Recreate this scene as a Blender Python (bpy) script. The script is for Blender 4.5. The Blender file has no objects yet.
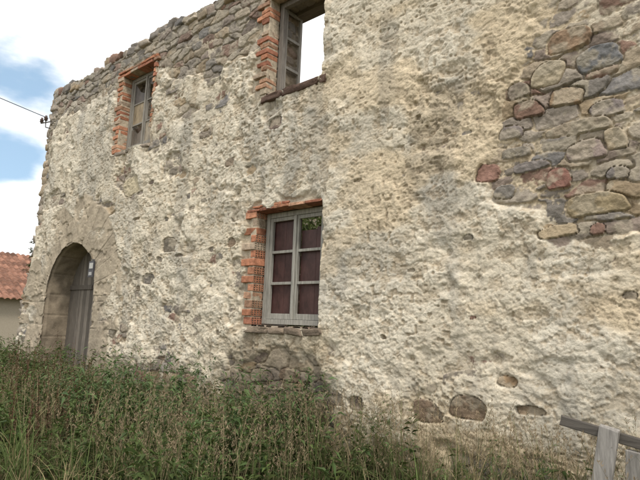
import bpy, bmesh, math, random
import numpy as np
from mathutils import Matrix, Vector
random.seed(7); rng=np.random.default_rng(11)
scene=bpy.context.scene
# ---------------------------------------------------------------- noise
def h2(ix,iz,seed):
    n=(ix.astype(np.int64)*374761393+iz.astype(np.int64)*668265263+seed*144269504)&0xffffffff
    n=((n^(n>>13))*1274126177)&0xffffffff
    return ((n^(n>>16))&0xffffff)/float(0xffffff)
def vn(x,z,seed=0):
    ix=np.floor(x);iz=np.floor(z);fx=x-ix;fz=z-iz
    fx=fx*fx*fx*(fx*(fx*6-15)+10);fz=fz*fz*fz*(fz*(fz*6-15)+10)
    a=h2(ix,iz,seed);b=h2(ix+1,iz,seed);c=h2(ix,iz+1,seed);d=h2(ix+1,iz+1,seed)
    return (a+(b-a)*fx)*(1-fz)+(c+(d-c)*fx)*fz
def fbm(x,z,o=4,seed=0,g=.5):
    s=0;a=1;t=0
    for i in range(o):
        s=s+a*vn(x*2**i+17.3*i,z*2**i+5.1*i,seed+i*31);t+=a;a*=g
    return s/t
def ss(a,b,x):
    t=np.clip((x-a)/(b-a),0,1);return t*t*(3-2*t)
def cell(x,z,sx,sz,seed,p=4.5):
    pz=z/sz;px=x/sx
    iz0=np.floor(pz);ix0=np.floor(px)
    F1=np.full(x.shape,9.);F2=np.full(x.shape,9.);I=np.zeros(x.shape);QX=np.zeros(x.shape);QZ=np.zeros(x.shape)
    for dz in (-1,0,1):
        for dx in (-2,-1,0,1,2):
            cx=ix0+dx;cz=iz0+dz
            qx=cx+.5+.5*(cz%2)+(h2(cx,cz,seed)-.5)*.8
            qz=cz+.5+(h2(cx,cz,seed+1)-.5)*.55
            w=.75+.6*h2(cx,cz,seed+2)
            ux=px-qx;uz=pz-qz;sk=(h2(cx,cz,seed+5)-.5)*.7
            d=(np.abs(ux+sk*uz)**p+np.abs(uz-sk*.5*ux)**p)**(1/p)*w
            i=h2(cx,cz,seed+3)
            n=d<F1
            F2=np.where(n,F1,np.minimum(F2,d));I=np.where(n,i,I);QX=np.where(n,ux,QX);QZ=np.where(n,uz,QZ);F1=np.where(n,d,F1)
    return F1,F2,I,QX,QZ
# ---------------------------------------------------------------- materials
def newmat(name):
    m=bpy.data.materials.new(name);m.use_nodes=True
    nt=m.node_tree;b=nt.nodes['Principled BSDF'];return m,nt,b
def attr_mat(name,rough=.9,nscale=12.,var=.35,bump=.3,bscale=60.,bdist=.01,stretch=(1,1,1),spec=.25,trans=0.):
    m,nt,b=newmat(name);N=nt.nodes;L=nt.links
    a=N.new('ShaderNodeAttribute');a.attribute_name='Col'
    tc=N.new('ShaderNodeTexCoord');mp=N.new('ShaderNodeMapping');mp.inputs['Scale'].default_value=stretch
    L.new(tc.outputs['Object'],mp.inputs['Vector'])
    col=a.outputs['Color']
    if var>0:
        n=N.new('ShaderNodeTexNoise');n.inputs['Scale'].default_value=nscale;n.inputs['Detail'].default_value=5;n.inputs['Roughness'].default_value=.7
        L.new(mp.outputs[0],n.inputs['Vector'])
        mr=N.new('ShaderNodeMapRange');mr.inputs['From Min'].default_value=.3;mr.inputs['From Max'].default_value=.7
        mr.inputs['To Min'].default_value=1-var;mr.inputs['To Max'].default_value=1+var
        L.new(n.outputs['Fac'],mr.inputs['Value'])
        mx=N.new('ShaderNodeVectorMath');mx.operation='SCALE';L.new(a.outputs['Color'],mx.inputs[0]);L.new(mr.outputs[0],mx.inputs['Scale'])
        col=mx.outputs[0]
    L.new(col,b.inputs['Base Color'])
    b.inputs['Roughness'].default_value=rough;b.inputs['Specular IOR Level'].default_value=spec
    if bump>0:
        n2=N.new('ShaderNodeTexNoise');n2.inputs['Scale'].default_value=bscale;n2.inputs['Detail'].default_value=4;n2.inputs['Roughness'].default_value=.7
        L.new(mp.outputs[0],n2.inputs['Vector'])
        bp=N.new('ShaderNodeBump');bp.inputs['Strength'].default_value=bump;bp.inputs['Distance'].default_value=bdist
        L.new(n2.outputs['Fac'],bp.inputs['Height']);L.new(bp.outputs[0],b.inputs['Normal'])
    if trans>0:
        t=N.new('ShaderNodeBsdfTranslucent');L.new(col,t.inputs['Color'])
        ms=N.new('ShaderNodeMixShader');ms.inputs[0].default_value=trans
        o=N['Material Output'];L.new(b.outputs[0],ms.inputs[1]);L.new(t.outputs[0],ms.inputs[2]);L.new(ms.outputs[0],o.inputs['Surface'])
    return m
M_wall=attr_mat('weathered_render_and_stone',.95,34,.17,.8,70,.011,spec=.1)
M_rock=attr_mat('rubble_stone',.92,14,.35,.8,45,.02,spec=.15)
M_brick=attr_mat('old_brick',.92,18,.45,.7,70,.012,spec=.15)
M_wood=attr_mat('weathered_wood',.8,9,.4,.6,30,.004,stretch=(6,6,.5),spec=.2)
M_woodx=attr_mat('weathered_wood_rail',.8,9,.35,.6,30,.004,stretch=(.5,6,6),spec=.2)
M_board=attr_mat('maroon_board',.5,4,.55,.2,20,.004,stretch=(2,2,.8),spec=.3)
M_leaf=attr_mat('leaf',.6,3,0,0,spec=.25,trans=.3)
M_grass=attr_mat('grass_blade',.7,3,0,0,spec=.2,trans=.25)
M_metal=attr_mat('dull_metal',.5,20,.2,.1,spec=.4)
M_tile=attr_mat('clay_tile',.85,6,.4,.4,40,.01,spec=.2)
# ---------------------------------------------------------------- mesh builder
class MB:
    def __init__(s): s.v=[];s.f=[];s.c=[]
    def add(s,vs,fs,col):
        o=len(s.v);s.v+= [tuple(p) for p in vs];s.f+=[tuple(i+o for i in q) for q in fs]
        if len(col)==3 and not hasattr(col[0],'__len__'): s.c+=[tuple(col)]*len(vs)
        else: s.c+=[tuple(c) for c in col]
    def box(s,x0,x1,y0,y1,z0,z1,col,jit=0.,rot=None,skip=()):
        vs=[Vector((x,y,z)) for z in (z0,z1) for y in (y0,y1) for x in (x0,x1)]
        if jit: vs=[v+Vector([random.uniform(-jit,jit) for _ in range(3)]) for v in vs]
        if rot is not None:
            c=Vector(((x0+x1)/2,(y0+y1)/2,(z0+z1)/2));vs=[c+rot@(v-c) for v in vs]
        fs={'b':(0,2,3,1),'t':(4,5,7,6),'f':(0,1,5,4),'k':(2,6,7,3),'l':(0,4,6,2),'r':(1,3,7,5)}
        s.add(vs,[q for k,q in fs.items() if k not in skip],col)
    def beam(s,p0,p1,w,t,col,up=(0,-1,0)):
        p0=Vector(p0);p1=Vector(p1);d=(p1-p0).normalized();u=Vector(up);sd=d.cross(u).normalized();u=sd.cross(d)
        vs=[]
        for p in (p0,p1):
            for a,b in ((-1,-1),(1,-1),(1,1),(-1,1)): vs.append(p+sd*w/2*a+u*t/2*b+d*random.uniform(-.012,.012))
        s.add(vs,[(3,2,1,0),(4,5,6,7),(0,1,5,4),(1,2,6,5),(2,3,7,6),(3,0,4,7)],col)
    def tube(s,pts,rs,col,n=8):
        o=[];m=len(pts)
        for i,p in enumerate(pts):
            p=Vector(p);d=(Vector(pts[min(i+1,m-1)])-Vector(pts[max(i-1,0)])).normalized()
            a=d.cross(Vector((0,0,1)) if abs(d.z)<.9 else Vector((1,0,0))).normalized();b=d.cross(a)
            r=rs[i] if hasattr(rs,'__len__') else rs
            for k in range(n):
                t=2*math.pi*k/n;o.append(p+a*r*math.cos(t)+b*r*math.sin(t))
        fs=[(i*n+k,i*n+(k+1)%n,(i+1)*n+(k+1)%n,(i+1)*n+k) for i in range(m-1) for k in range(n)]
        fs+=[tuple(range(n))[::-1],tuple((m-1)*n+k for k in range(n))]
        s.add(o,fs,col)
    def obj(s,name,mat,parent=None,bevel=0,smooth=False):
        me=bpy.data.meshes.new(name);me.from_pydata(s.v,[],s.f);me.update()
        a=me.attributes.new('Col','FLOAT_COLOR','POINT')
        c=np.ones((len(s.v),4),np.float32);c[:,:3]=np.array(s.c,np.float32);a.data.foreach_set('color',c.ravel())
        me.materials.append(mat);ob=bpy.data.objects.new(name,me);scene.collection.objects.link(ob)
        if smooth: me.polygons.foreach_set('use_smooth',[True]*len(me.polygons))
        if bevel:
            md=ob.modifiers.new('b','BEVEL');md.width=bevel;md.segments=2;md.limit_method='ANGLE'
        if parent: ob.parent=parent
        return ob
def npmesh(name,V,F,C,mat,parent=None,smooth=False):
    me=bpy.data.meshes.new(name);k=F.shape[1]
    me.vertices.add(len(V));me.vertices.foreach_set('co',V.astype(np.float32).ravel())
    me.loops.add(F.size);me.loops.foreach_set('vertex_index',F.astype(np.int32).ravel())
    me.polygons.add(len(F));me.polygons.foreach_set('loop_start',np.arange(0,F.size,k,dtype=np.int32))
    me.polygons.foreach_set('loop_total',np.full(len(F),k,np.int32))
    me.update(calc_edges=True)
    me.polygons.foreach_set('use_smooth',np.full(len(F),smooth,bool))
    a=me.attributes.new('Col','FLOAT_COLOR','POINT');c=np.ones((len(V),4),np.float32);c[:,:3]=C
    a.data.foreach_set('color',c.ravel());me.materials.append(mat)
    ob=bpy.data.objects.new(name,me);scene.collection.objects.link(ob)
    if parent: ob.parent=parent
    return ob
def empty(name):
    e=bpy.data.objects.new(name,None);scene.collection.objects.link(e);return e
house=empty('ruined_stone_house')
PAL=np.array([(.27,.235,.20),(.34,.28,.21),(.24,.195,.165),(.25,.165,.13),(.19,.18,.175),(.32,.25,.17),(.38,.33,.265),(.29,.25,.21),(.215,.195,.175),(.31,.27,.225)])
# ---------------------------------------------------------------- openings
LW=(-5.0,-3.86,1.55,3.0); UM=(-4.97,-3.95,4.53,5.95); UL=(-8.82,-7.76,4.48,5.93)
AX,AZ,AR=-10.08,1.95,1.0
XL,XR=-12.1,4.2
def flare(z): return .34*ss(3.0,1.7,z)
# ---------------------------------------------------------------- front wall heightfield
xs=[XL]
while xs[-1]<XR:
    x=xs[-1]
    d=.0065+.0012*max(0,-1.5-x) if x<-.6 else .0065+.012*min(2,(x+.6))
    xs.append(x+min(d,.02))
xs=np.array(xs);zs=np.arange(-.1,6.72,.0088)
X,Z=np.meshgrid(xs,zs)
wx=X+.10*(fbm(X*3,Z*3,3,5)-.5)+.03*(fbm(X*14,Z*14,2,15)-.5);wz=Z+.08*(fbm(X*3+9,Z*3,3,6)-.5)+.03*(fbm(X*14,Z*14,2,16)-.5)
F1,F2,I,QX,QZ=cell(wx,wz,.29,.14,40)
e=F2-F1
hs=-.022+.042*ss(0,.10,e)+.006*ss(.1,.6,e)+.022*((I*7.3)%1-.5)+QZ*.034*((I*13.7)%1-.6)+QX*.03*((I*23.7)%1-.5)+.020*(fbm(X*8,Z*10,4,8,.6)-.5)+.014*(fbm(X*30,Z*34,3,9)-.5)
ci=(I*997).astype(int)%len(PAL)
SC=PAL[ci]*(.8+.4*((I*31.7)%1))[...,None]
EX=[(-1.21,4.06,.36,.2,(.27,.19,.13)),(-1.0,3.83,.33,.2,(.19,.19,.195)),(-1.38,3.80,.26,.22,(.40,.34,.25)),(-1.64,3.71,.2,.14,(.26,.22,.18)),
(-1.56,3.52,.26,.15,(.20,.13,.10)),(-1.24,3.56,.27,.16,(.28,.20,.13)),(-.95,3.38,.25,.15,(.22,.19,.18)),(-1.17,3.27,.5,.12,(.31,.26,.2)),
(-1.68,3.15,.25,.1,(.27,.24,.2)),(-1.56,3.0,.3,.09,(.19,.17,.16)),(-1.93,3.01,.21,.17,(.25,.15,.12)),(-1.34,2.86,.19,.18,(.23,.125,.10)),
(-1.13,3.06,.3,.17,(.25,.2,.18)),(-1.78,2.81,.18,.13,(.24,.22,.2)),(-1.06,2.62,.45,.17,(.36,.29,.19)),(-.9,3.12,.15,.17,(.4,.33,.24)),
(-.9,2.84,.15,.1,(.2,.18,.17)),(-1.35,2.43,.32,.1,(.36,.29,.20)),(-1.05,2.42,.1,.09,(.22,.14,.11)),(-1.72,3.34,.22,.12,(.22,.19,.18)),
(-2.52,.86,.28,.20,(.21,.155,.115)),(-2.13,.94,.32,.20,(.22,.165,.12)),(-3.64,.84,.27,.13,(.17,.14,.12)),(-3.33,.83,.18,.13,(.18,.145,.12)),
(-1.78,1.2,.17,.09,(.3,.21,.13)),(-1.6,.99,.22,.07,(.26,.20,.14)),(-6.89,2.69,.38,.22,(.21,.185,.15)),(-7.39,2.19,.34,.16,(.20,.18,.16)),
(-8.18,3.79,.5,.33,(.46,.40,.29)),(-4.72,4.11,.24,.16,(.17,.13,.11)),(-5.45,2.62,.16,.12,(.24,.18,.13)),(-4.75,.98,.34,.15,(.18,.15,.13)),(-4.3,1.02,.3,.14,(.22,.17,.13)),
(-4.55,.78,.4,.15,(.17,.145,.125)),(-4.05,.72,.3,.16,(.24,.19,.14)),(-5.05,.8,.3,.17,(.22,.19,.15)),(-.2,2.9,.4,.22,(.3,.22,.15)),(.4,3.3,.4,.25,(.2,.17,.16)),(-5.6,3.75,.2,.12,(.27,.22,.17)),(-6.2,4.3,.3,.14,(.27,.23,.19)),
(-.85,1.9,.10,.06,(.27,.23,.18)),(-3.0,1.5,.06,.04,(.28,.23,.17)),(-2.3,3.6,.10,.04,(.28,.22,.16))]
for q in range(40):
    cx=random.uniform(-8.5,-1.8);cz=random.uniform(1.2,4.6)
    if -5.3<cx<-3.7 and 1.3<cz<3.3: continue
    EX.append((cx,cz,random.uniform(.08,.2)*(1.0 if cx<-4 else .55),random.uniform(.04,.09)*(1.0 if cx<-4 else .55),tuple(PAL[random.randrange(len(PAL))]*.95)))
Ex=np.zeros_like(X)
for k,(cx,cz,w,h,c) in enumerate(EX):
    m=(np.abs(xs-cx)<w*1.2);n=(np.abs(zs-cz)<h*1.5)
    sl=np.ix_(n,m);xx=X[sl]-cx+.3*(wx[sl]-X[sl]);zz=Z[sl]-cz+.3*(wz[sl]-Z[sl])
    a=.25*math.sin(k*2.3);xr=xx+zz*a*1.3;zr=zz-xx*a*.45;u_=xr/(w/2);v_=zr/(h/2)
    ca=.78+.35*math.sin(k*5.1)
    d=(np.abs(u_)**5+np.abs(v_)**5+np.maximum(0,u_*ca+v_*.9)**7*.12+np.maximum(0,-u_*.9+v_*(1.5-ca))**7*.12)+1.0*(fbm(X[sl]*11,Z[sl]*13,4,60+k)-.5)
    big=cx>-2.1 and cz>2
    hh=.046*(1-ss(.85,1.2,d))-.010+.024*(fbm(X[sl]*9,Z[sl]*11,4,77,.6)-.5)+.016*(fbm(X[sl]*30,Z[sl]*30,3,78)-.5)+zr*.13*math.sin(k)+xr*.08*math.cos(k*1.7)
    inn=d<1.1
    base=np.where(d<1.5,np.minimum(hs[sl],-.005),hs[sl])
    hs[sl]=np.where(inn,hh+.004,base)
    S=SC[sl];S[inn]=np.array(c)*1.08;SC[sl]=S
    Ex[sl]=np.maximum(Ex[sl],(1-ss(.9,1.5 if not big else 1.7,d))*(1 if big or w>.2 else .8))
# exposure
nb=fbm(X*1.6,Z*1.6,4,21)-.5;nb2=fbm(X*5,Z*5,3,22)-.5
tb=np.interp(X,[-12.1,-11,-9,-7.6,-6.8,-6.2,-5.4,-5.2,-4.9,-3.9,-2,4.2],[5.6,5.7,5.8,5.45,5.35,5.15,4.95,5.2,6.0,6.1,6.25,6.2])
E=ss(-.12,.12,(Z-tb)+nb*.9+nb2*.4)*.92
xb=np.interp(Z,[2.3,2.6,2.75,3.1,3.6,4.4,6],[-1.3,-1.45,-1.95,-1.97,-1.75,-1.5,-1.2])
E=np.maximum(E,ss(-.08,.10,np.minimum(X-xb,Z-2.34)+nb*.25+nb2*.25)*.84)
def reg(x0,x1,z0,z1,s,n,amt):
    d=np.minimum(np.minimum(X-x0,x1-X),np.minimum(Z-z0,z1-Z))
    return amt*ss(-s,s,d+nb*n+nb2*n*.6)
for a in [(-5.5,-3.75,-1,1.25,.12,.5,.84),(-8.4,-6.2,-1,.95,.15,.7,.8),(-14,-11.2,-1,1.1,.2,.6,.8),(-14,6,-1,.35,.15,.9,.85),(-6.4,-5.5,3.6,5.2,.3,.9,.52),(-14,-11.8,1,6,.2,.6,.8),(-7.6,-6.8,4.2,5.4,.3,1.,.50),(-5.3,-4.8,3.05,3.3,.1,.3,.5),(-9.0,-6.0,1.0,2.1,.3,1.6,.42)]:
    E=np.maximum(E,reg(*a))
E=np.maximum(E,.58*ss(.60,.70,fbm(X*1.9+50,Z*2.3,4,24))*np.interp(X,[-12,-6,-4,4],[1,1,.55,.45]))
E=np.maximum(E,Ex*.98)
# plaster skin
dw=.25*(fbm(X*2.2,Z*2.2,3,33)-.5)
lay=fbm(X*1.7+dw*3+Z*.7,Z*2.3-X*.5+dw*3,5,34,.55)
lay2=fbm(X*3.7+dw*4-Z*1.2,Z*5.0+X*1.6+dw*3,4,134,.55)
T=.065+.005*(lay-.5)*2
for t0,a in ((.38,.003),(.44,.004),(.49,.005),(.54,.004),(.60,.004)): T+=a*(ss(t0,t0+.006,lay)-.5)
for t0,a in ((.42,.003),(.50,.003),(.58,.003)): T+=a*(ss(t0,t0+.010,lay2)-.5)
lump=fbm(X*16,Z*16,4,35,.6)-.5;fine=fbm(X*50,Z*50,2,36)-.5
rough_reg=.12+.95*ss(.40,.62,fbm(X*.9+3,Z*.9,3,136))
T+=hs*.09+rough_reg*(.0075*lump+.0070*fine)+.007*(fbm(X*5,Z*5,3,37)-.5)
chip=ss(.60,.62,fbm(X*7+3*dw,Z*8,4,38,.6));chip2=ss(.61,.63,fbm(X*15,Z*19,3,39,.6))*np.clip(rough_reg+.15,0,1);chip3=ss(.62,.66,fbm(X*30,Z*36,2,139,.6))
T-=.0065*chip+.006*chip2+.004*chip3
rd=np.abs(fbm(X*2.6+Z*1.5+dw*2,Z*3.4,4,50)-.5);crack=(1-ss(.0,.006,rd))*ss(.45,.6,fbm(X*1.1,Z*1.1,2,51))
T-=.006*crack
pit=ss(.82,.86,vn(X*22,Z*26,52))*ss(.45,.65,vn(X*2,Z*2,53));T-=.012*pit
T-=E*.072
H=np.maximum(hs,T);pm=ss(-.003,.003,T-hs)
P0=np.array((.64,.575,.465));P1=np.array((.53,.485,.405));P2=np.array((.72,.665,.56));P3=np.array((.41,.335,.24));P4=np.array((.62,.51,.36))
a1=ss(.42,.62,fbm(X*.9,Z*.9,4,70))[...,None];a2=ss(.5,.56,lay)[...,None]*.5
PC=P0*(1-a1)+P1*a1;PC=PC*(1-a2)+P2*a2
a4=(ss(.46,.62,fbm(X*1.3+4,Z*2.2,4,72))*.8*ss(-6,-2.5,X))[...,None];PC=PC*(1-a4)+P4*a4
a3=np.clip(.45*chip+.42*chip2+.3*chip3+.5*crack+.7*pit+.40*ss(.3,.95,E),0,.85)[...,None];PC=PC*(1-a3)+P3*a3
PC=PC*(.82+.36*fbm(X*20,Z*20,4,73,.6))[...,None]
stn=ss(.55,.7,fbm(X*3.0,Z*.9,4,170))[...,None]*.22;PC=PC*(1-stn*np.array((1,.95,.85)))
SC=SC*(.6+.8*fbm(X*11,Z*14,4,74,.65))[...,None]
sm=(ss(.48,.60,fbm(X*7,Z*7,4,75))*.65)[...,None]; SC=SC*(1-sm)+np.array((.44,.385,.30))*sm*.9
COL=PC*pm[...,None]+SC*(1-pm)[...,None]
g=(ss(4.6,6.4,Z)*.35*(1-pm*.6)+ss(-7,-12,X)*.10)[...,None]
lum=COL.mean(-1,keepdims=True);COL=COL*(1-g)+lum*np.array((1.02,.98,.90))*.92*g
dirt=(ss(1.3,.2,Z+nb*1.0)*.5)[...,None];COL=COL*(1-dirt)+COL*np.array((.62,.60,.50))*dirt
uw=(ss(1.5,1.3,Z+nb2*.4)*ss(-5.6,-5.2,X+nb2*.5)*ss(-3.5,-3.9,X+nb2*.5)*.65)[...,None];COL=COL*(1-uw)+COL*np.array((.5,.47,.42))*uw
# arch dressed stones
dx=X-AX;dz=Z-AZ;r=np.sqrt(dx**2+np.maximum(dz,0)**2)
rr=np.where(dz>0,r,np.abs(dx))
ang=np.arctan2(dz,dx)+.02*nb2
nv=15;ia=np.floor(ang/math.pi*nv);fa=np.abs((ang/math.pi*nv)%1-.5)*2
iz=np.floor(Z/.46);fz=np.abs((Z/.46)%1-.5)*2
jid=np.where(dz>0,h2(ia,ia*0,81),h2(iz,np.sign(dx),82))
jt=np.where(dz>0,ss(.92,.98,fa),ss(.92,.98,fz))*ss(.40,.55,fbm(X*4,Z*4,2,188))
outer=np.where(dz>0,1.82+.10*h2(ia,ia*0,83),1.60+.26*(iz%2))+.12*nb2
am=(1-ss(outer-.02,outer+.03,rr))*(rr>.9)
hA=.060+.014*(jid-.5)-.008*jt+.018*(fbm(X*7,Z*7,5,84,.6)-.5)+.008*(fbm(X*26,Z*26,3,184)-.5)
hA-=.020*ss(.54,.60,fbm(X*3.4,Z*3.4,4,85))
CA=(np.array((.41,.35,.27))+0*X[...,None])*(.88+.22*jid)[...,None]*(.62+.76*fbm(X*6,Z*6,5,86,.65))[...,None]
CA=CA*(1-.28*jt[...,None])
cov=ss(.53,.61,fbm(X*2.4+7,Z*2.4,4,87))*ss(1.15,1.5,rr)*am*.9
am2=am*(1-cov)
H=H*(1-am2)+hA*am2;COL=COL*(1-am2[...,None])+CA*am2[...,None]
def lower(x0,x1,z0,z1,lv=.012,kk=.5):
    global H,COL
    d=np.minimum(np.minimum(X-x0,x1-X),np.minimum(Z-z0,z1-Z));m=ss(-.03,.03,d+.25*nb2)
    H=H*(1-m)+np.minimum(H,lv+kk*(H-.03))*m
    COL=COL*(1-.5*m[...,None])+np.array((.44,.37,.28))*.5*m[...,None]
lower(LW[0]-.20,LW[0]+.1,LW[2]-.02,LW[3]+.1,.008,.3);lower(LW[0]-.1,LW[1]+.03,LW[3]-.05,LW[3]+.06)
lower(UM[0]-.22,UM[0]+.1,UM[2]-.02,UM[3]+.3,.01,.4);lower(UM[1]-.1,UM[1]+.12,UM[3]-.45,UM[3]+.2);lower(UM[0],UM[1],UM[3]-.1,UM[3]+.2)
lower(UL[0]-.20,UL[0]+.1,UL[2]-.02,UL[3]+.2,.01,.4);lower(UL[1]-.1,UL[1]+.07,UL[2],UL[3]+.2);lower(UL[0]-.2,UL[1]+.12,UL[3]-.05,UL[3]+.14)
edge=ss(XL+.16,XL,X);H=H-.10*edge*edge
XV=X-flare(Z)*ss(-11.3,-12.1,X)
V=np.stack([XV,-H,Z],-1).reshape(-1,3)
nz,nx=X.shape
idx=np.arange(nz*nx).reshape(nz,nx)
xc=.5*(xs[1:]+xs[:-1]);zc=.5*(zs[1:]+zs[:-1]);XC,ZC=np.meshgrid(xc,zc)
keep=np.ones(XC.shape,bool)
for o in (LW,UM,UL): keep&=~((XC>o[0])&(XC<o[1])&(ZC>o[2])&(ZC<o[3]))
rc=np.sqrt((XC-AX)**2+np.maximum(ZC-AZ,0)**2);keep&=~((rc<AR)&(ZC>-1))
top=6.42+.10*(fbm(XC*2.5,XC*0,3,90)-.5)*2;keep&=ZC<top
lft=XL+.05*fbm(ZC*4,ZC*0,3,91);keep&=XC>lft
F=np.stack([idx[:-1,:-1],idx[:-1,1:],idx[1:,1:],idx[1:,:-1]],-1)[keep]
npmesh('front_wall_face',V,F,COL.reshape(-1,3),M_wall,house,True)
# ---------------------------------------------------------------- wall core
mb=MB();cc=(.27,.23,.18)
def core(x0,x1,z0,z1): mb.box(x0,x1,.04,.6,z0,z1,cc)
TOP=6.36
core(XL+.05,AX-AR-.02,-.3,TOP)
core(AX-AR-.02,AX+AR+.02,2.99,TOP)
core(AX+AR+.02,UL[0]-.02,-.3,TOP)
core(UL[0]-.02,UL[1]+.02,-.3,UL[2]-.02);core(UL[0]-.02,UL[1]+.02,UL[3]+.02,TOP)
core(UL[1]+.02,LW[0]-.02,-.3,TOP)
core(LW[0]-.02,LW[1]+.02,-.3,LW[2]-.02);core(LW[0]-.02,LW[1]+.02,LW[3]+.02,UM[2]-.02)
core(LW[0]-.02,UM[1]+.02,UM[3]+.02,TOP)
core(UM[1]+.02,LW[1]+.021,UM[2]-.02,UM[3]+.02)
core(LW[0]-.02,UM[0]-.02,UM[2]-.02,UM[3]+.02)
core(LW[1]+.02,XR,-.3,TOP)
mb.box(UM[1]+.0201,LW[1]+.02,.045,.6,UM[3]+.0201,TOP-.002,cc)
mb.box(XL+.05,XL+.6,.6,6.6,-.3,5.9,cc);mb.box(XR-.55,XR,.6,6.6,-.3,6.1,cc);mb.box(XL+.05,XR,6.6,7.2,-.3,5.0,cc)
mb.obj('wall_core',M_rock,house)
# ---------------------------------------------------------------- rocks
bm=bmesh.new();bmesh.ops.create_icosphere(bm,subdivisions=3,radius=1);RV=np.array([v.co[:] for v in bm.verts]);RF=np.array([[v.index for v in f.verts] for f in bm.faces]);bm.free()
class Rocks:
    def __init__(s): s.V=[];s.F=[];s.C=[];s.n=0
    def add(s,c,dim,col,seed,rz=None,sq=.38):
        v=np.sign(RV)*np.abs(RV)**sq
        v=v*(1+.26*(vn(RV[:,0]*1.6+seed*3.1,RV[:,1]*1.6+RV[:,2]*1.9+seed,seed)-.5)[:,None]+.16*(vn(RV[:,0]*4+seed,RV[:,2]*4+RV[:,1]*4,seed+5)-.5)[:,None])
        v[:,0]+=v[:,2]*rng.uniform(-.3,.3)
        v=v*np.array(dim)/2
        a=rng.uniform(-.15,.15) if rz is None else rz;ca,sa=math.cos(a),math.sin(a)
        b=rng.uniform(-.12,.12)
        x=v[:,0]*ca-v[:,1]*sa;y=v[:,0]*sa+v[:,1]*ca;z=v[:,2]+x*b
        s.V.append(np.stack([x,y,z],-1)+np.array(c));s.F.append(RF+s.n);s.n+=len(RV)
        s.C.append(np.repeat(np.array(col)[None]*rng.uniform(.8,1.2),len(RV),0))
    def obj(s,name,parent=None):
        return npmesh(name,np.concatenate(s.V),np.concatenate(s.F),np.concatenate(s.C),M_rock,parent,True)
R=Rocks();sd=0
for row,y in ((0,.10),(1,.34),(2,.52)):
    x=XL+.1
    while x<XR:
        w=random.uniform(.16,.42);hh=random.uniform(.10,.2);sd+=1
        zb=6.34+.06*math.sin(x*1.3)+.05*math.sin(x*3.1)
        R.add((x+w/2,y+random.uniform(-.03,.03),zb+hh*.35),(w,.28,hh*1.1),PAL[random.randrange(len(PAL))]*1.05,sd)
        if random.random()<.5:
            h2_=random.uniform(.07,.15);sd+=1
            R.add((x+w/2+random.uniform(-.06,.06),y+.03,zb+hh*.8+h2_*.25),(w*.75,.24,h2_),PAL[random.randrange(len(PAL))],sd)
        x+=w*.93
R.obj('wall_top_rubble',house)
R=Rocks();z=0
while z<6.4:
    hh=random.uniform(.13,.26);sd+=1
    w=random.uniform(.25,.5)
    fl=float(flare(np.array(z+hh/2)))
    R.add((XL-fl+.03+w/2-random.uniform(.0,.07),.21,z+hh/2),(w,.46,hh*1.08),PAL[random.choice([0,1,6,7,9,5])]*1.15,sd,rz=random.uniform(-.05,.05),sq=.35)
    z+=hh
R.obj('corner_quoin_stones',house)
# ---------------------------------------------------------------- reveals
def reveal(name,x0,x1,z0,z1,y0,y1,col,sides='lrtb'):
    Vs=[];Fs=[];Cs=[];n=0
    def patch(P,U,W,du,dw,nor):
        nonlocal n
        nu=max(2,int(du/.015));nw=max(2,int(dw/.015))
        u,w=np.meshgrid(np.linspace(0,du,nu),np.linspace(0,dw,nw))
        f1,f2,i,_,_=cell(u+w*0+P[0]*3+P[2]*5,w+P[2]*3,.24,.13,int(90+abs(P[0]*10)),2.8)
        off=.030*ss(0,.2,f2-f1)+.02*(fbm(u*12,w*12,4,99)-.5)
        p=np.array(P)+u[...,None]*np.array(U)+w[...,None]*np.array(W)+off[...,None]*np.array(nor)
        ii=np.arange(nu*nw).reshape(nw,nu)+n
        Fs.append(np.stack([ii[:-1,:-1],ii[:-1,1:],ii[1:,1:],ii[1:,:-1]],-1).reshape(-1,4))
        c=PAL[(i*991).astype(int)%len(PAL)]*.6+np.array(col)*.5
        m=ss(.0,.15,f2-f1)[...,None];c=c*m+np.array((.42,.35,.26))*(1-m)
        Vs.append(p.reshape(-1,3));Cs.append(c.reshape(-1,3));n+=nu*nw
    d=y1-y0
    if 'l' in sides: patch((x0-.02,y0,z0-.02),(0,1,0),(0,0,1),d,z1-z0+.04,(1,0,0))
    if 'r' in sides: patch((x1+.02,y0,z0-.02),(0,1,0),(0,0,1),d,z1-z0+.04,(-1,0,0))
    if 't' in sides: patch((x0-.02,y0,z1+.02),(0,1,0),(1,0,0),d,x1-x0+.04,(0,0,-1))
    if 'b' in sides: patch((x0-.02,y0,z0-.02),(0,1,0),(1,0,0),d,x1-x0+.04,(0,0,1))
    npmesh(name,np.concatenate(Vs),np.concatenate(Fs),np.concatenate(Cs),M_wall,house,True)
reveal('lower_window_reveal',*LW[:2],*LW[2:],.0,.6,(.2,.16,.12))
reveal('upper_window_reveal',*UM[:2],*UM[2:],.0,.6,(.2,.17,.13))
reveal('small_window_reveal',*UL[:2],*UL[2:],.0,.6,(.2,.17,.13))
prof=[(AX-AR,z) for z in np.arange(-.1,AZ,.02)]+[(AX+AR*math.cos(t),AZ+AR*math.sin(t)) for t in np.linspace(math.pi,0,150)]+[(AX+AR,z) for z in np.arange(AZ,-.1,-.02)]
prof=np.array(prof);ny=30;ys=np.linspace(-.05,.55,ny)
s=np.cumsum(np.r_[0,np.hypot(*np.diff(prof,axis=0).T)])
Sg,Yg=np.meshgrid(s,ys)
dirn=np.stack([prof[:,0]-AX,np.maximum(prof[:,1]-AZ,0)],-1);dirn/=np.linalg.norm(dirn,axis=1,keepdims=True)
jf=np.abs((Sg/.42)%1-.5)*2;rad=-.012+.012*ss(.93,.98,jf)+.04*(fbm(Sg*5,Yg*6,4,101)-.5)
rad=rad+.05*(1-ss(-.05,.02,Yg))
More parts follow.
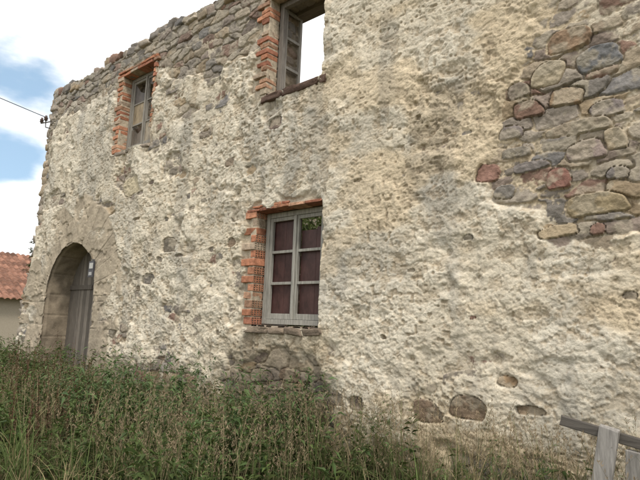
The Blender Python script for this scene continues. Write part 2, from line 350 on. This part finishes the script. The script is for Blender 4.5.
PV=np.stack([prof[None,:,0]+dirn[None,:,0]*rad,Yg,prof[None,:,1]+dirn[None,:,1]*rad],-1)
ii=np.arange(PV.shape[0]*PV.shape[1]).reshape(PV.shape[:2])
cj=h2(np.floor(Sg/.42),Sg*0,102)
CV=np.array((.29,.24,.18))*(.8+.3*cj)[...,None]*(.55+.9*fbm(Sg*6,Yg*7,4,103))[...,None]
npmesh('door_arch_reveal',PV.reshape(-1,3),np.stack([ii[:-1,:-1],ii[:-1,1:],ii[1:,1:],ii[1:,:-1]],-1).reshape(-1,4),CV.reshape(-1,3),M_wall,house,True)
# ---------------------------------------------------------------- bricks
def bcol():
    b=random.choice([(.42,.19,.115),(.46,.225,.14),(.36,.16,.105),(.45,.27,.18),(.40,.25,.175),(.42,.33,.25)])
    f=random.uniform(.72,1.12);return tuple(x*f for x in b)
def hollow(mb,y0,y1,z0,z1,x,col,nu=4,nw=3,d=.05):
    U=[y0];W=[z0]
    for k in range(nu):
        a=(y1-y0)/nu;U+=[y0+a*k+a*.22,y0+a*k+a*.82]
    U.append(y1)
    for k in range(nw):
        a=(z1-z0)/nw;W+=[z0+a*k+a*.22,z0+a*k+a*.82]
    W.append(z1)
    for i in range(len(U)-1):
        for j in range(len(W)-1):
            a,b,c,e_=U[i],U[i+1],W[j],W[j+1]
            if i%2==1 and j%2==1:
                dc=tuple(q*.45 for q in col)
                vs=[(x,a,c),(x,b,c),(x,b,e_),(x,a,e_),(x-d,a,c),(x-d,b,c),(x-d,b,e_),(x-d,a,e_)]
                mb.add(vs,[(0,1,5,4),(1,2,6,5),(2,3,7,6),(3,0,4,7),(4,5,6,7)],dc)
            else: mb.add([(x,a,c),(x,b,c),(x,b,e_),(x,a,e_)],[(0,1,2,3)],col)
def jamb(mb,x,side,z0,z1,depth,hol=False,bh=.088,j=.014,ww=(.12,.24),miss=.06):
    z=z0;k=0
    if side<0: mb.box(x-min(ww)*.9,x+.014,-.038,depth-.004,z0,z1,(.46,.39,.30),.004)
    else: mb.box(x-.014,x+min(ww)*.9,-.038,depth-.004,z0,z1,(.46,.39,.30),.004)
    while z+bh<z1+.03:
        w=ww[k%2]+random.uniform(-.05,.03);p=random.uniform(-.006,.018);c=bcol();yf=-.056+p
        b_=bh*random.uniform(.9,1.05)
        rt=Matrix.Rotation(random.uniform(-.04,.04),3,'Y')@Matrix.Rotation(random.uniform(-.05,.05),3,'Z')
        if random.random()>miss:
            if side<0: 
                xi=x+.020+random.uniform(-.010,.004);ho=hol and k%4!=3
                if ho: xi=x+.021+random.uniform(-.003,.003)
                mb.box(x-w,xi,yf,depth,z,z+b_,c,.006 if not ho else .002,rot=None if ho else rt,skip=('r',) if ho else ())
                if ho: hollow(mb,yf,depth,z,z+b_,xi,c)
            else: mb.box(x-.020,x+w,yf,depth,z,z+b_,c,.006,rot=rt)
        z+=bh+j*random.uniform(.7,1.3);k+=1
def lintel(mb,x0,x1,z,bl=.24,h=.05,y0=-.058,y1=.12,sag=0.):
    x=x0
    while x<x1-.05:
        w=min(bl,x1-x);c=bcol()
        zz=z+random.uniform(-.008,.008)-sag*(x-x0)
        mb.box(x,x+w-.012,y0+random.uniform(-.01,.01),y1,zz,zz+h,c,.007);x+=w
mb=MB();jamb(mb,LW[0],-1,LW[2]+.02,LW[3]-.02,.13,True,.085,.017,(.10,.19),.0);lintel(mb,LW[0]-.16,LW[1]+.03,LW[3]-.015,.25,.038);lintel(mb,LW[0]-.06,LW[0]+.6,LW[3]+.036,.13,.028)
mb.obj('lower_window_brick_surround',M_brick,house,.006)
mb=MB();jamb(mb,UM[0],-1,UM[2]+.05,UM[3]+.1,.14,False,.062,.022,(.12,.22));jamb(mb,UM[1],1,UM[3]-.45,UM[3]-.0,.14,False,.065,.02,(.04,.11));lintel(mb,UM[0]-.1,UM[1]+.15,UM[3]-.01,.24,.06)
mb.obj('upper_window_brick_surround',M_brick,house,.006)
mb=MB();jamb(mb,UL[0],-1,UL[2]+.0,UL[3]+.0,.14,False,.068,.022,(.11,.19));jamb(mb,UL[1],1,UL[2]+.25,UL[3]-.02,.14,False,.07,.02,(.04,.07));lintel(mb,UL[0]-.2,UL[1]+.12,UL[3]-.01,.24,.055);lintel(mb,UL[0]-.15,UL[1]+.06,UL[3]+.06,.24,.04)
mb.obj('small_window_brick_surround',M_brick,house,.006)
R=Rocks()
def sill(o,col,zo=0,h=.09,yc=.06):
    global sd
    x=o[0]-.05
    while x<o[1]+.0:
        w=random.uniform(.22,.45);w=min(w,o[1]+.04-x);w=max(w,.1)
        sd+=1
        R.add((x+w/2,yc,o[2]-.02+zo-h*.3),(w*1.0,.24,h),np.array(col)*random.uniform(.8,1.2),sd,rz=0,sq=.28);x+=w
sill(LW,(.27,.215,.165),0,.08,.03);sill(UM,(.15,.10,.08),0,.10,.04);sill(UL,(.26,.22,.18),0,.07)
R.obj('window_sill_stones',house)
# ---------------------------------------------------------------- window frames
WG=(.29,.285,.27);WD=(.20,.18,.16)
def frame(mb,x0,x1,z0,z1,y,ft=.055,st=.045,rows=3,col=WG,bar=.028,sash=True,fr_r=None):
    fr_r=fr_r or ft
    mb.box(x0,x0+ft,y,y+.07,z0,z1,col);mb.box(x1-fr_r,x1,y,y+.07,z0,z1,col)
    mb.box(x0+ft,x1-fr_r,y+.002,y+.068,z1-ft,z1,col);mb.box(x0+ft,x1-fr_r,y-.012,y+.068,z0,z0+ft,col)
    if not sash: return
    xi0,xi1,zi0,zi1=x0+ft+.003,x1-fr_r-.003,z0+ft+.003,z1-ft-.003;xm=(xi0+xi1)/2
    for a,b in ((xi0,xm-.002),(xm+.002,xi1)):
        ys=y+.012
        mb.box(a,a+st,ys,ys+.04,zi0,zi1,col);mb.box(b-st,b,ys,ys+.04,zi0,zi1,col)
        mb.box(a+st,b-st,ys+.002,ys+.038,zi1-st,zi1,col);mb.box(a+st,b-st,ys+.002,ys+.038,zi0,zi0+st*1.5,col)
        for r in range(1,rows):
            zz=zi0+st+(zi1-zi0-2*st)*r/rows;mb.box(a+st,b-st,ys+.006,ys+.034,zz-bar/2,zz+bar/2,col)
    mb.box(xm-.02,xm+.02,y-.008,y+.011,zi0,zi1,tuple(c*1.05 for c in col))
mb=MB();frame(mb,LW[0]+.035,LW[1]-.005,LW[2]+.03,LW[3]-.025,.12,.06,.045,3,(.31,.30,.27),bar=.034,fr_r=.13)
mb.obj('lower_window_wooden_frame',M_wood,house,.003)
mb=MB()
x0,x1=LW[0]+.09,LW[1]-.05;xm=(x0+x1)/2
n=2
for a,b,zt in ((x0,xm-.01,2.86),(xm+.01,x1,2.74)):
    for i in range(n):
        w=(b-a)/n;c=random.uniform(.85,1.15)
        mb.box(a+i*w+.001,a+(i+1)*w-.001,.185,.205,LW[2]+.07,zt+random.uniform(-.02,.02),(.060*c,.028*c,.025*c))
mb.obj('lower_window_maroon_shutter',M_board,house,.002)
mb=MB();frame(mb,UM[0]+.03,UM[1]-.01,UM[2]+.05,UM[3]-.02,.14,.07,sash=False,col=WD)
cx0=UM[0]+.035
for a,b,c0,c1 in ((.215,.26,UM[2]+.07,UM[3]-.05),(.50,.545,UM[2]+.07,UM[3]-.05)): mb.box(cx0,cx0+.035,a,b,c0,c1,(.30,.28,.25))
for zz in (UM[2]+.07,UM[2]+.50,UM[2]+.93,UM[3]-.095): mb.box(cx0+.002,cx0+.033,.26,.50,zz,zz+.04,(.30,.28,.25))
mb.obj('upper_window_wooden_frame',M_wood,house,.003)
mb=MB();mb.box(UM[0]-.15,UM[1]+.15,.42,.62,UM[3]-.07,UM[3]+.05,(.16,.13,.10),.008);mb.obj('upper_window_inner_lintel',M_woodx,house,.006)
mb=MB();frame(mb,UL[0]+.03,UL[1]-.01,UL[2]+.02,UL[3]-.02,.12,.06,.045,3,(.25,.235,.21));mb.obj('small_window_wooden_frame',M_wood,house,.003)
mb=MB();x0,x1=UL[0]+.14,UL[1]-.12;xm=(x0+x1)/2
for i,(a,b) in enumerate(((x0,xm-.045),(xm+.045,x1))):
    a-=.02;b+=.02
    for r in range(3):
        z0=UL[2]+.12+r*.41;z1=z0+.40;col=[(.12,.10,.08),(.30,.24,.16),(.10,.09,.085),(.33,.28,.21),(.2,.17,.13)][(i*3+r)%5]
        if (i,r) in ((0,1),(1,0)): P=[(a,z0),(b,z0),(b,z1),(a,z1)]
        elif (i,r)==(0,2): P=[(a,z0),(b,z0),(b,z0+.12),((a+b)/2,z0+.2),(a,z1)]
        elif (i,r)==(0,0): P=[(a,z0),(b,z0),(b,z0+.3),((a+b)/2,z0+.22),(a,z1-.05)]
        elif (i,r)==(1,2): P=[(a,z0+.3),((a+b)/2,z0+.22),(b,z0+.1),(b,z1),(a,z1)]
        else: continue
        n=len(P);mb.add([(p[0],.150,p[1]) for p in P]+[(p[0],.154,p[1]) for p in P],[tuple(range(n)),tuple(range(n,2*n))[::-1]]+[(k,(k+1)%n,n+(k+1)%n,n+k) for k in range(n)],col)
mb.obj('small_window_broken_panes',M_board,house)
# ---------------------------------------------------------------- door
mb=MB();x=AX-AR-.0
while x<AX+AR:
    w=random.uniform(.10,.15);w=min(w,AX+AR-x);c=random.uniform(.6,1.2)
    mb.box(x+.003,x+w-.003,.42+random.uniform(0,.006),.47,.02+random.uniform(0,.03),2.985,(.180*c,.158*c,.135*c));x+=w
for z in (.5,2.1): mb.box(AX-AR+.03,AX-.02,.395,.419,z,z+.09,(.12,.105,.09));mb.box(AX+.02,AX+AR-.03,.395,.419,z,z+.09,(.12,.105,.09))
mb.obj('arched_door_planks',M_wood,house,.003)
mb=MB();px,pz=-9.22,2.42
mb.box(px-.09,px+.09,-.085,-.06,pz-.15,pz+.13,(.05,.05,.06));mb.box(px-.06,px+.07,-.09,-.0855,pz-.0,pz+.10,(.45,.45,.43));mb.box(px-.06,px+.05,-.09,-.0855,pz-.12,pz-.06,(.33,.33,.33))
mb.box(px-.012,px+.012,-.08,.0,pz+.13,pz+.17,(.1,.1,.1))
mb.obj('house_number_plate',M_metal,house)
mb=MB()
mb.tube([(XL+.2,.05,5.62),(XL+.2,-.14,5.62),(XL+.2,-.15,5.78)],.014,(.08,.07,.07));mb.tube([(XL-.05,-.15,5.76),(XL+.45,-.12,5.70)],.014,(.09,.08,.07))
for xx in (XL+.2,XL-.02):
    mb.tube([(xx,-.15,5.76),(xx,-.15,5.79),(xx,-.15,5.80),(xx,-.15,5.83),(xx,-.15,5.84),(xx,-.15,5.88)],[.02,.045,.028,.045,.028,.022],(.10,.07,.06),12)
mb.obj('cable_insulator_bracket',M_metal,house)
pole=empty('utility_pole');mb=MB()
PT=Vector((-10.3,-12,7.1))
mb.tube([(-10.3,-12,-.2),(-10.3,-12,3.5),(-10.3,-12,7.4)],[.14,.12,.09],(.2,.16,.12),14);mb.box(-10.9,-9.7,-12.15,-12.05,6.9,7.02,(.18,.15,.12));mb.obj('pole_shaft',M_wood,pole)
mb=MB();pts=[];A=Vector((XL+.2,-.15,5.84))
for i in range(31):
    t=i/30;p=A.lerp(PT,t);p.z-=.5*t*(1-t);pts.append(p)
mb.tube(pts,.008,(.03,.03,.03),6);mb.obj('overhead_cable',M_metal,pole)
# ---------------------------------------------------------------- broken wooden fence
fence=empty('broken_wooden_fence')
mb=MB()
mb.beam((-1.07,-.62,.0),(-.90,-.60,1.02),.115,.045,(.27,.255,.24))
mb.beam((-.84,-.5,.0),(-.78,-.56,.90),.08,.05,(.25,.235,.22))
mb.beam((.35,-.55,.0),(.38,-.58,.95),.10,.05,(.33,.31,.29))
mb.obj('post_boards',M_wood,fence,.006)
mb=MB()
mb.beam((-1.21,-.56,1.02),(.55,-.54,.72),.065,.04,(.10,.09,.08))
mb.beam((-1.0,-.53,.45),(.5,-.52,.35),.09,.03,(.2,.18,.16))
mb.obj('rails',M_woodx,fence,.006)
# ---------------------------------------------------------------- neighbour
nb_=empty('tile_roofed_house');mb=MB()
mb.box(-33,-25.3,-6,14,-.2,2.3,(.34,.30,.24));mb.box(-25.29,-25.2,5.2,6.2,.0,1.9,(.14,.10,.07));mb.obj('house_walls',M_wall,nb_)
yy=np.arange(-6.4,14.4,.03)
for nm,sx in (('roof_front_slope',1),('roof_rear_slope',-1)):
    tt=np.linspace(0,1,120);Y,Tt=np.meshgrid(yy,tt)
    L=4.3;xx=-29.15+sx*Tt*L;zz=4.5-Tt*2.35
    row=(Tt*13)%1
    zz=zz+.07*np.abs(np.sin(Y*math.pi/.24))+.04*row+.05*(fbm(Y*1.5,Tt*8,3,120)-.5)
    ii=np.arange(Y.size).reshape(Y.shape)
    tid=h2(np.floor(Y/.24),np.floor(Tt*13),121)
    C=np.array((.22,.115,.08))*(.45+.9*tid)[...,None]
    npmesh(nm,np.stack([xx,Y,zz],-1).reshape(-1,3),np.stack([ii[:-1,:-1],ii[:-1,1:],ii[1:,1:],ii[1:,:-1]],-1).reshape(-1,4),C.reshape(-1,3),M_tile,nb_,False)
# ---------------------------------------------------------------- ground & hills
g1=np.concatenate([-np.geomspace(900,16,40),np.arange(-15.5,8,.12),np.geomspace(8.2,900,40)])
g2=np.concatenate([-np.geomspace(900,8,40),np.arange(-7.8,8,.12),np.geomspace(8.2,900,40)])
GX,GY=np.meshgrid(g1,g2)
near=1-ss(12,60,np.hypot(GX+4,GY))
GZ=-.04+near*(.10*(fbm(GX*1.2,GY*1.2,4,130)-.5)+.04*(fbm(GX*6,GY*6,2,131)-.5))
gm=ss(.4,.6,fbm(GX*1.5,GY*1.5,4,132))[...,None]
GC=np.array((.16,.13,.08))*(1-gm)+np.array((.10,.11,.045))*gm
ii=np.arange(GX.size).reshape(GX.shape)
M_ground=attr_mat('ground_soil',.95,5,.4,.8,30,.03,spec=.1)
npmesh('ground',np.stack([GX,GY,GZ],-1).reshape(-1,3),np.stack([ii[:-1,:-1],ii[:-1,1:],ii[1:,1:],ii[1:,:-1]],-1).reshape(-1,4),GC.reshape(-1,3),M_ground,None,True)
th=np.linspace(0,2*math.pi,260);rr_=np.linspace(0,1,12);TH,RR=np.meshgrid(th,rr_)
hr=380+RR*200;hz=-1+np.sin(RR*math.pi*.5)*(14+26*fbm(np.cos(TH)*3+5,np.sin(TH)*3+5,4,140))
ii=np.arange(TH.size).reshape(TH.shape)
npmesh('hills',np.stack([hr*np.cos(TH),hr*np.sin(TH),hz],-1).reshape(-1,3),np.stack([ii[:-1,:-1],ii[:-1,1:],ii[1:,1:],ii[1:,:-1]],-1).reshape(-1,4),np.repeat(np.array([[.09,.12,.06]]),TH.size,0),M_ground,None,True)
# ---------------------------------------------------------------- vegetation
def blades(P,Hh,W,ang,lean,C,seg=3,droop=.6):
    n=len(P);t=np.linspace(0,1,seg+1)
    d=np.stack([np.cos(ang),np.sin(ang),np.zeros(n)],-1);s_=np.stack([-np.sin(ang+rng.uniform(-.8,.8,n)),np.cos(ang+rng.uniform(-.8,.8,n)),np.zeros(n)],-1)
    V=np.zeros((n,seg+1,2,3))
    for k,tk in enumerate(t):
        c=P+d*(lean*Hh*tk**2)[:,None];c=c+np.array([0,0,1])*(Hh*(tk-droop*lean*tk**3*.6))[:,None]
        w=(W*(1-tk**1.6)*.5+.0004)[:,None]
        V[:,k,0]=c-s_*w;V[:,k,1]=c+s_*w
    b=np.arange(n)[:,None]*(2*(seg+1));F=[]
    for k in range(seg): F.append(np.concatenate([b+2*k,b+2*k+1,b+2*k+3,b+2*k+2],1))
    F=np.stack(F,1).reshape(-1,4)
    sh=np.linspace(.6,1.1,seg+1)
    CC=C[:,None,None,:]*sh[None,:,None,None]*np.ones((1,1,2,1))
    return V.reshape(-1,3),F,CC.reshape(-1,3)
def dens(n,x0,x1,y0,y1,fn):
    x=rng.uniform(x0,x1,n*4);y=rng.uniform(y0,y1,n*4);k=rng.random(n*4)<fn(x,y);return x[k][:n],y[k][:n]
def clump(x,y): return .10+1.2*ss(.38,.6,fbm(x*1.1,y*1.1,3,150))
hv=lambda x,y: .55+.95*ss(.3,.7,fbm(x*.9+12,y*.9,3,155))
lowf=lambda x,y: np.interp(x,[-16,-12,-5,-3.5,-1,3],[.6,1,1,.7,.5,.5])*clump(x,y)
x,y=dens(26000,-14,3,-3.2,-.05,lambda x,y: lowf(x,y)*np.where(x>-3,np.where(y>-1.7,1,.1),1))
n=len(x);dry=rng.random(n)<.46+.6*(fbm(x*.8,y*.8,2,151)-.5)*2
Hh=rng.uniform(.12,.5,n)*np.interp(y,[-3.4,-1.5,-.2],[.6,1,1.1])*hv(x,y)
C=np.where(dry[:,None],np.array((.31,.25,.15)),np.array((.10,.14,.045)))*rng.uniform(.55,1.25,(n,1))
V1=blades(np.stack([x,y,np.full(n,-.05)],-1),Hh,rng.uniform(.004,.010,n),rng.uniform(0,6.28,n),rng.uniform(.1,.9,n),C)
tx,ty=dens(300,-13,2.5,-2.6,-.12,lambda x,y: np.where(x>-3.8,np.where(y>-.9,1,.0),.5));K=22
x=np.repeat(tx,K)+rng.normal(0,.05,len(tx)*K);y=np.minimum(np.repeat(ty,K)+rng.normal(0,.05,len(ty)*K),-.06);n=len(x)
tc_=np.repeat(rng.random(len(tx)),K);C=np.where((tc_<.35)[:,None],np.array((.33,.27,.15)),np.array((.12,.165,.055)))*rng.uniform(.7,1.25,(n,1))
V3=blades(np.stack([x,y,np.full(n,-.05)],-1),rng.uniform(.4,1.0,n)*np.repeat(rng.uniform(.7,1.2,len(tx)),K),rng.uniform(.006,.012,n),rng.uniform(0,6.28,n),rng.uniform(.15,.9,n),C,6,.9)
x,y=dens(4000,-14,3,-2.2,-.05,lambda x,y: np.interp(x,[-16,-5,-3.6,-1.2,3],[.4,.5,1.3,1.3,.5])*clump(x+9,y)*np.where(x>-3,np.where(y>-.8,1,0),1))
x2,y2=dens(650,-5.2,1.5,-.6,-.08,lambda x,y: .3+ss(.4,.6,fbm(x*2.5,y*2,2,158)));x=np.r_[x,x2];y=np.r_[y,y2]
n=len(x);dry=rng.random(n)<.5
C=np.where(dry[:,None],np.array((.34,.28,.17)),np.array((.13,.17,.06)))*rng.uniform(.6,1.2,(n,1))
Hs=rng.uniform(.55,1.15,n);Hs[-len(x2):]=rng.uniform(.7,1.22,len(x2));An=rng.uniform(0,6.28,n);Ln=rng.uniform(.02,.45,n);Pp=np.stack([x,y,np.full(n,-.05)],-1)
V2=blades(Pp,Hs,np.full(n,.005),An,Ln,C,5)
m=14;tk=rng.uniform(.78,1.0,(n,m));dd=np.stack([np.cos(An),np.sin(An),np.zeros(n)],-1)
c=Pp[:,None]+dd[:,None]*(Ln*Hs)[:,None,None]*(tk**2)[...,None]+np.array([0,0,1])*((Hs[:,None]*(tk-.36*Ln[:,None]*tk**3))[...,None])
c=c.reshape(-1,3);q=rng.normal(size=(len(c),3));q[:,2]=np.abs(q[:,2])+.8;q/=np.linalg.norm(q,axis=1)[:,None]
ln=rng.uniform(.012,.035,(len(c),1));sidev=np.cross(q,rng.normal(size=q.shape));sidev/=np.linalg.norm(sidev,axis=1)[:,None]
Vh=np.stack([c,c+q*ln*.5+sidev*.0028,c+q*ln,c+q*ln*.5-sidev*.0028],1).reshape(-1,3);Fh=np.arange(len(Vh)).reshape(-1,4)
Ch=np.repeat(np.array([[.32,.25,.165]])*rng.uniform(.6,1.2,(len(c),1)),4,0)
def merge(L):
    V=[];F=[];C=[];o=0
    for v,f,c in L: V.append(v);F.append(f+o);C.append(c);o+=len(v)
    return np.concatenate(V),np.concatenate(F),np.concatenate(C)
npmesh('tall_grass',*merge([V1,V2,V3,(Vh,Fh,Ch)]),M_grass,None,False)
def leafy(P,Hh,nl,ll,lw,col,stemcol,spread=.25,start=.1,updir=.3):
    n=len(P)
    ang=rng.uniform(0,6.28,n);lean=rng.uniform(.0,spread,n)
    S=blades(P,Hh,np.full(n,.009),ang,lean,np.repeat(np.array([stemcol]),n,0)*rng.uniform(.7,1.3,(n,1)),5)
    tk=rng.uniform(start,1,(n,nl));d=np.stack([np.cos(ang),np.sin(ang),np.zeros(n)],-1)
    c=P[:,None]+d[:,None]*(lean*Hh)[:,None,None]*(tk**2)[...,None]+np.array([0,0,1])*((Hh[:,None]*(tk-.36*lean[:,None]*tk**3))[...,None])
    c=c.reshape(-1,3);t=tk.reshape(-1);N=len(c)
    a=rng.uniform(0,6.28,N);up=rng.normal(updir,.45,N)
    q=np.stack([np.cos(a),np.sin(a),up],-1);q/=np.linalg.norm(q,axis=1)[:,None]
    sv=np.stack([-np.sin(a),np.cos(a),rng.normal(0,.35,N)],-1)
    L=(ll*(1.15-.75*t)*rng.uniform(.6,1.3,N))[:,None];W=L*lw
    tip=c+q*L-np.array([0,0,1])*L*.25
    mid=c+q*L*.45
    V=np.stack([c,mid-sv*W*.5+np.array([0,0,.15])*W,tip,mid+sv*W*.5+np.array([0,0,.15])*W],1)
    V=V.reshape(-1,3);b=np.arange(N)*4
    F=np.stack([b,b+1,b+2,b+3],-1)
    pc=rng.uniform(.7,1.3,(n,1,1))*np.ones((n,nl,1))
    C=np.repeat(np.array([col])*pc.reshape(-1,1)*rng.uniform(.7,1.3,(N,1))+rng.uniform(0,.03,(N,1))*np.array([1,.6,0]),4,0)
    return merge([S,(V,F,C)])
def zb(n): return np.full(n,-.05)
LL=[]
cl=lambda x,y: ss(.45,.62,fbm(x*1.3+30,y*1.3,3,160))*np.interp(x,[-15,-6,-4,-2.8,0],[.8,1,1,.4,.2])+.04
x,y=dens(560,-14,1,-2.4,-.1,lambda x,y: cl(x,y)*np.where(x>-3,(y>-1)*1.,1));n=len(x)
LL.append(leafy(np.stack([x,y,zb(n)],-1),rng.uniform(.45,1.05,n),34,.17,.30,(.066,.108,.036),(.12,.13,.05),.45))
x,y=dens(180,-7.2,-3.5,-1.6,-.15,lambda x,y:ss(.4,.6,fbm(x*2,y*2,2,161)));n=len(x)
LL.append(leafy(np.stack([x,y,zb(n)],-1),rng.uniform(.75,1.35,n),48,.21,.19,(.075,.13,.052),(.12,.14,.05),.4))
x,y=dens(260,-12.5,-5.5,-2.5,-.3,lambda x,y:ss(.4,.6,fbm(x*1.5,y*1.5,2,162)));n=len(x)
LL.append(leafy(np.stack([x,y,zb(n)],-1),rng.uniform(.7,1.4,n),60,.04,.7,(.125,.075,.05),(.14,.08,.05),.25,.45,.8))
x,y=dens(280,-13,-7.5,-1.2,-.15,lambda x,y:np.ones_like(x));n=len(x)
LL.append(leafy(np.stack([x,y,zb(n)],-1),rng.uniform(.6,1.3,n),36,.17,.28,(.066,.105,.036),(.12,.12,.05),.35))
x,y=dens(60,-4.8,-.7,-.7,-.15,lambda x,y:np.ones_like(x));n=len(x)
LL.append(leafy(np.stack([x,y,zb(n)],-1),rng.uniform(.55,1.1,n),30,.13,.20,(.085,.13,.05),(.14,.15,.06),.4))
x,y=dens(420,-14,2,-3.0,-.1,lambda x,y: clump(x,y));n=len(x)
LL.append(leafy(np.stack([x,y,zb(n)],-1),rng.uniform(.12,.4,n),14,.17,.4,(.07,.11,.036),(.1,.12,.04)))
npmesh('weeds',*merge(LL),M_leaf,None,False)
n=12000;u=rng.normal(size=(n,3));u/=np.linalg.norm(u,axis=1)[:,None];rad=rng.uniform(.35,1,n)**.5
lb=.75+.5*fbm(u[:,0]*2+3,u[:,1]*2+u[:,2]*2,3,170)
c=np.array([-5.9,2.3,2.0])+u*(rad*lb)[:,None]*np.array([1.7,1.1,1.8])
q=rng.normal(size=(n,3));q/=np.linalg.norm(q,axis=1)[:,None];s_=np.cross(q,rng.normal(size=(n,3)));s_/=np.linalg.norm(s_,axis=1)[:,None]
V=np.stack([c,c+q*.05+s_*.025,c+q*.1,c+q*.05-s_*.025],1).reshape(-1,3)
bush=empty('bush')
npmesh('leaves',V,np.arange(len(V)).reshape(-1,4),np.repeat(np.array([[.11,.14,.045]])*rng.uniform(.5,1.6,(n,1)),4,0),M_leaf,bush,False)
mb=MB()
for k in range(9):
    a=k*.7;mb.tube([(-5.9,2.3,-.1),(-5.9+.3*math.cos(a),2.3+.3*math.sin(a),1.2),(-5.9+.9*math.cos(a),2.3+.7*math.sin(a),2.8)],[.05,.03,.01],(.12,.09,.06),6)
mb.obj('branches',M_wood,bush)
n=30;LLc=[leafy(np.stack([np.full(n,XL-.12)+rng.uniform(-.22,.05,n),rng.uniform(0,.4,n),rng.uniform(2.3,3.1,n)],-1),rng.uniform(.12,.3,n),30,.07,.4,(.06,.09,.03),(.1,.1,.05),.8)]
npmesh('wall_plant',*merge(LLc),M_leaf,None,False)
# ---------------------------------------------------------------- sky & light
el=math.radians(56);az=math.radians(-34)
sdir=Vector((math.cos(el)*math.cos(az),math.cos(el)*math.sin(az),math.sin(el)))
sun=bpy.data.lights.new('sun','SUN');sun.energy=2.5;sun.angle=math.radians(12);sun.color=(1,.93,.82)
so=bpy.data.objects.new('sun',sun);so.rotation_euler=sdir.to_track_quat('Z','Y').to_euler();scene.collection.objects.link(so)
w=bpy.data.worlds.new('World');scene.world=w;w.use_nodes=True;nt=w.node_tree;N=nt.nodes;L=nt.links
bg=N['Background'];bg.inputs['Strength'].default_value=.12
sky=N.new('ShaderNodeTexSky');sky.sky_type='NISHITA';sky.sun_disc=False;sky.sun_elevation=el;sky.sun_rotation=math.atan2(sdir.x,sdir.y)
tc=N.new('ShaderNodeTexCoord')
no=N.new('ShaderNodeTexNoise');no.inputs['Scale'].default_value=5.5;no.inputs['Detail'].default_value=7;no.inputs['Roughness'].default_value=.5
mp=N.new('ShaderNodeMapping');mp.inputs['Scale'].default_value=(1,1,2.2);L.new(tc.outputs['Generated'],mp.inputs['Vector']);L.new(mp.outputs[0],no.inputs['Vector'])
Rm=Matrix.Rotation(math.radians(41.2),3,'Z')@Matrix.Rotation(math.radians(99),3,'X')@Matrix.Rotation(math.radians(2.2),3,'Z')
gd=Vector((-.912,.268,.318)).normalized()
dt=N.new('ShaderNodeVectorMath');dt.operation='DOT_PRODUCT';L.new(tc.outputs['Generated'],dt.inputs[0]);dt.inputs[1].default_value=gd
mr=N.new('ShaderNodeMapRange');mr.interpolation_type='SMOOTHSTEP';mr.inputs['From Min'].default_value=.987;mr.inputs['From Max'].default_value=.999;mr.inputs['To Min'].default_value=-.25;mr.inputs['To Max'].default_value=.26;L.new(dt.outputs['Value'],mr.inputs['Value'])
sb=N.new('ShaderNodeMath');sb.operation='SUBTRACT';L.new(no.outputs['Fac'],sb.inputs[0]);L.new(mr.outputs[0],sb.inputs[1])
cr=N.new('ShaderNodeMapRange');cr.interpolation_type='SMOOTHSTEP';cr.inputs['From Min'].default_value=.22;cr.inputs['From Max'].default_value=.50;cr.inputs['To Min'].default_value=.0;L.new(sb.outputs[0],cr.inputs['Value'])
# thin haze over the blue: lifts it to a pale blue
hz_=N.new('ShaderNodeMix');hz_.data_type='RGBA';hz_.inputs['Factor'].default_value=.35;L.new(sky.outputs[0],hz_.inputs['A']);hz_.inputs['B'].default_value=(7.0,10.0,12.5,1)
mx=N.new('ShaderNodeMix');mx.data_type='RGBA';L.new(cr.outputs[0],mx.inputs['Factor']);L.new(hz_.outputs['Result'],mx.inputs['A']);mx.inputs['B'].default_value=(11.9,11.9,11.8,1)
L.new(mx.outputs['Result'],bg.inputs['Color'])
# ---------------------------------------------------------------- camera
cd=bpy.data.cameras.new('camera');cd.sensor_width=36;cd.lens=532/640*36;cd.clip_start=.05;cd.clip_end=3000
co=bpy.data.objects.new('camera',cd);co.matrix_world=Matrix.Translation((0,-4.5,1.6))@Rm.to_4x4();scene.collection.objects.link(co);scene.camera=co
scene.view_settings.view_transform='Standard';scene.view_settings.look='None';scene.view_settings.exposure=0
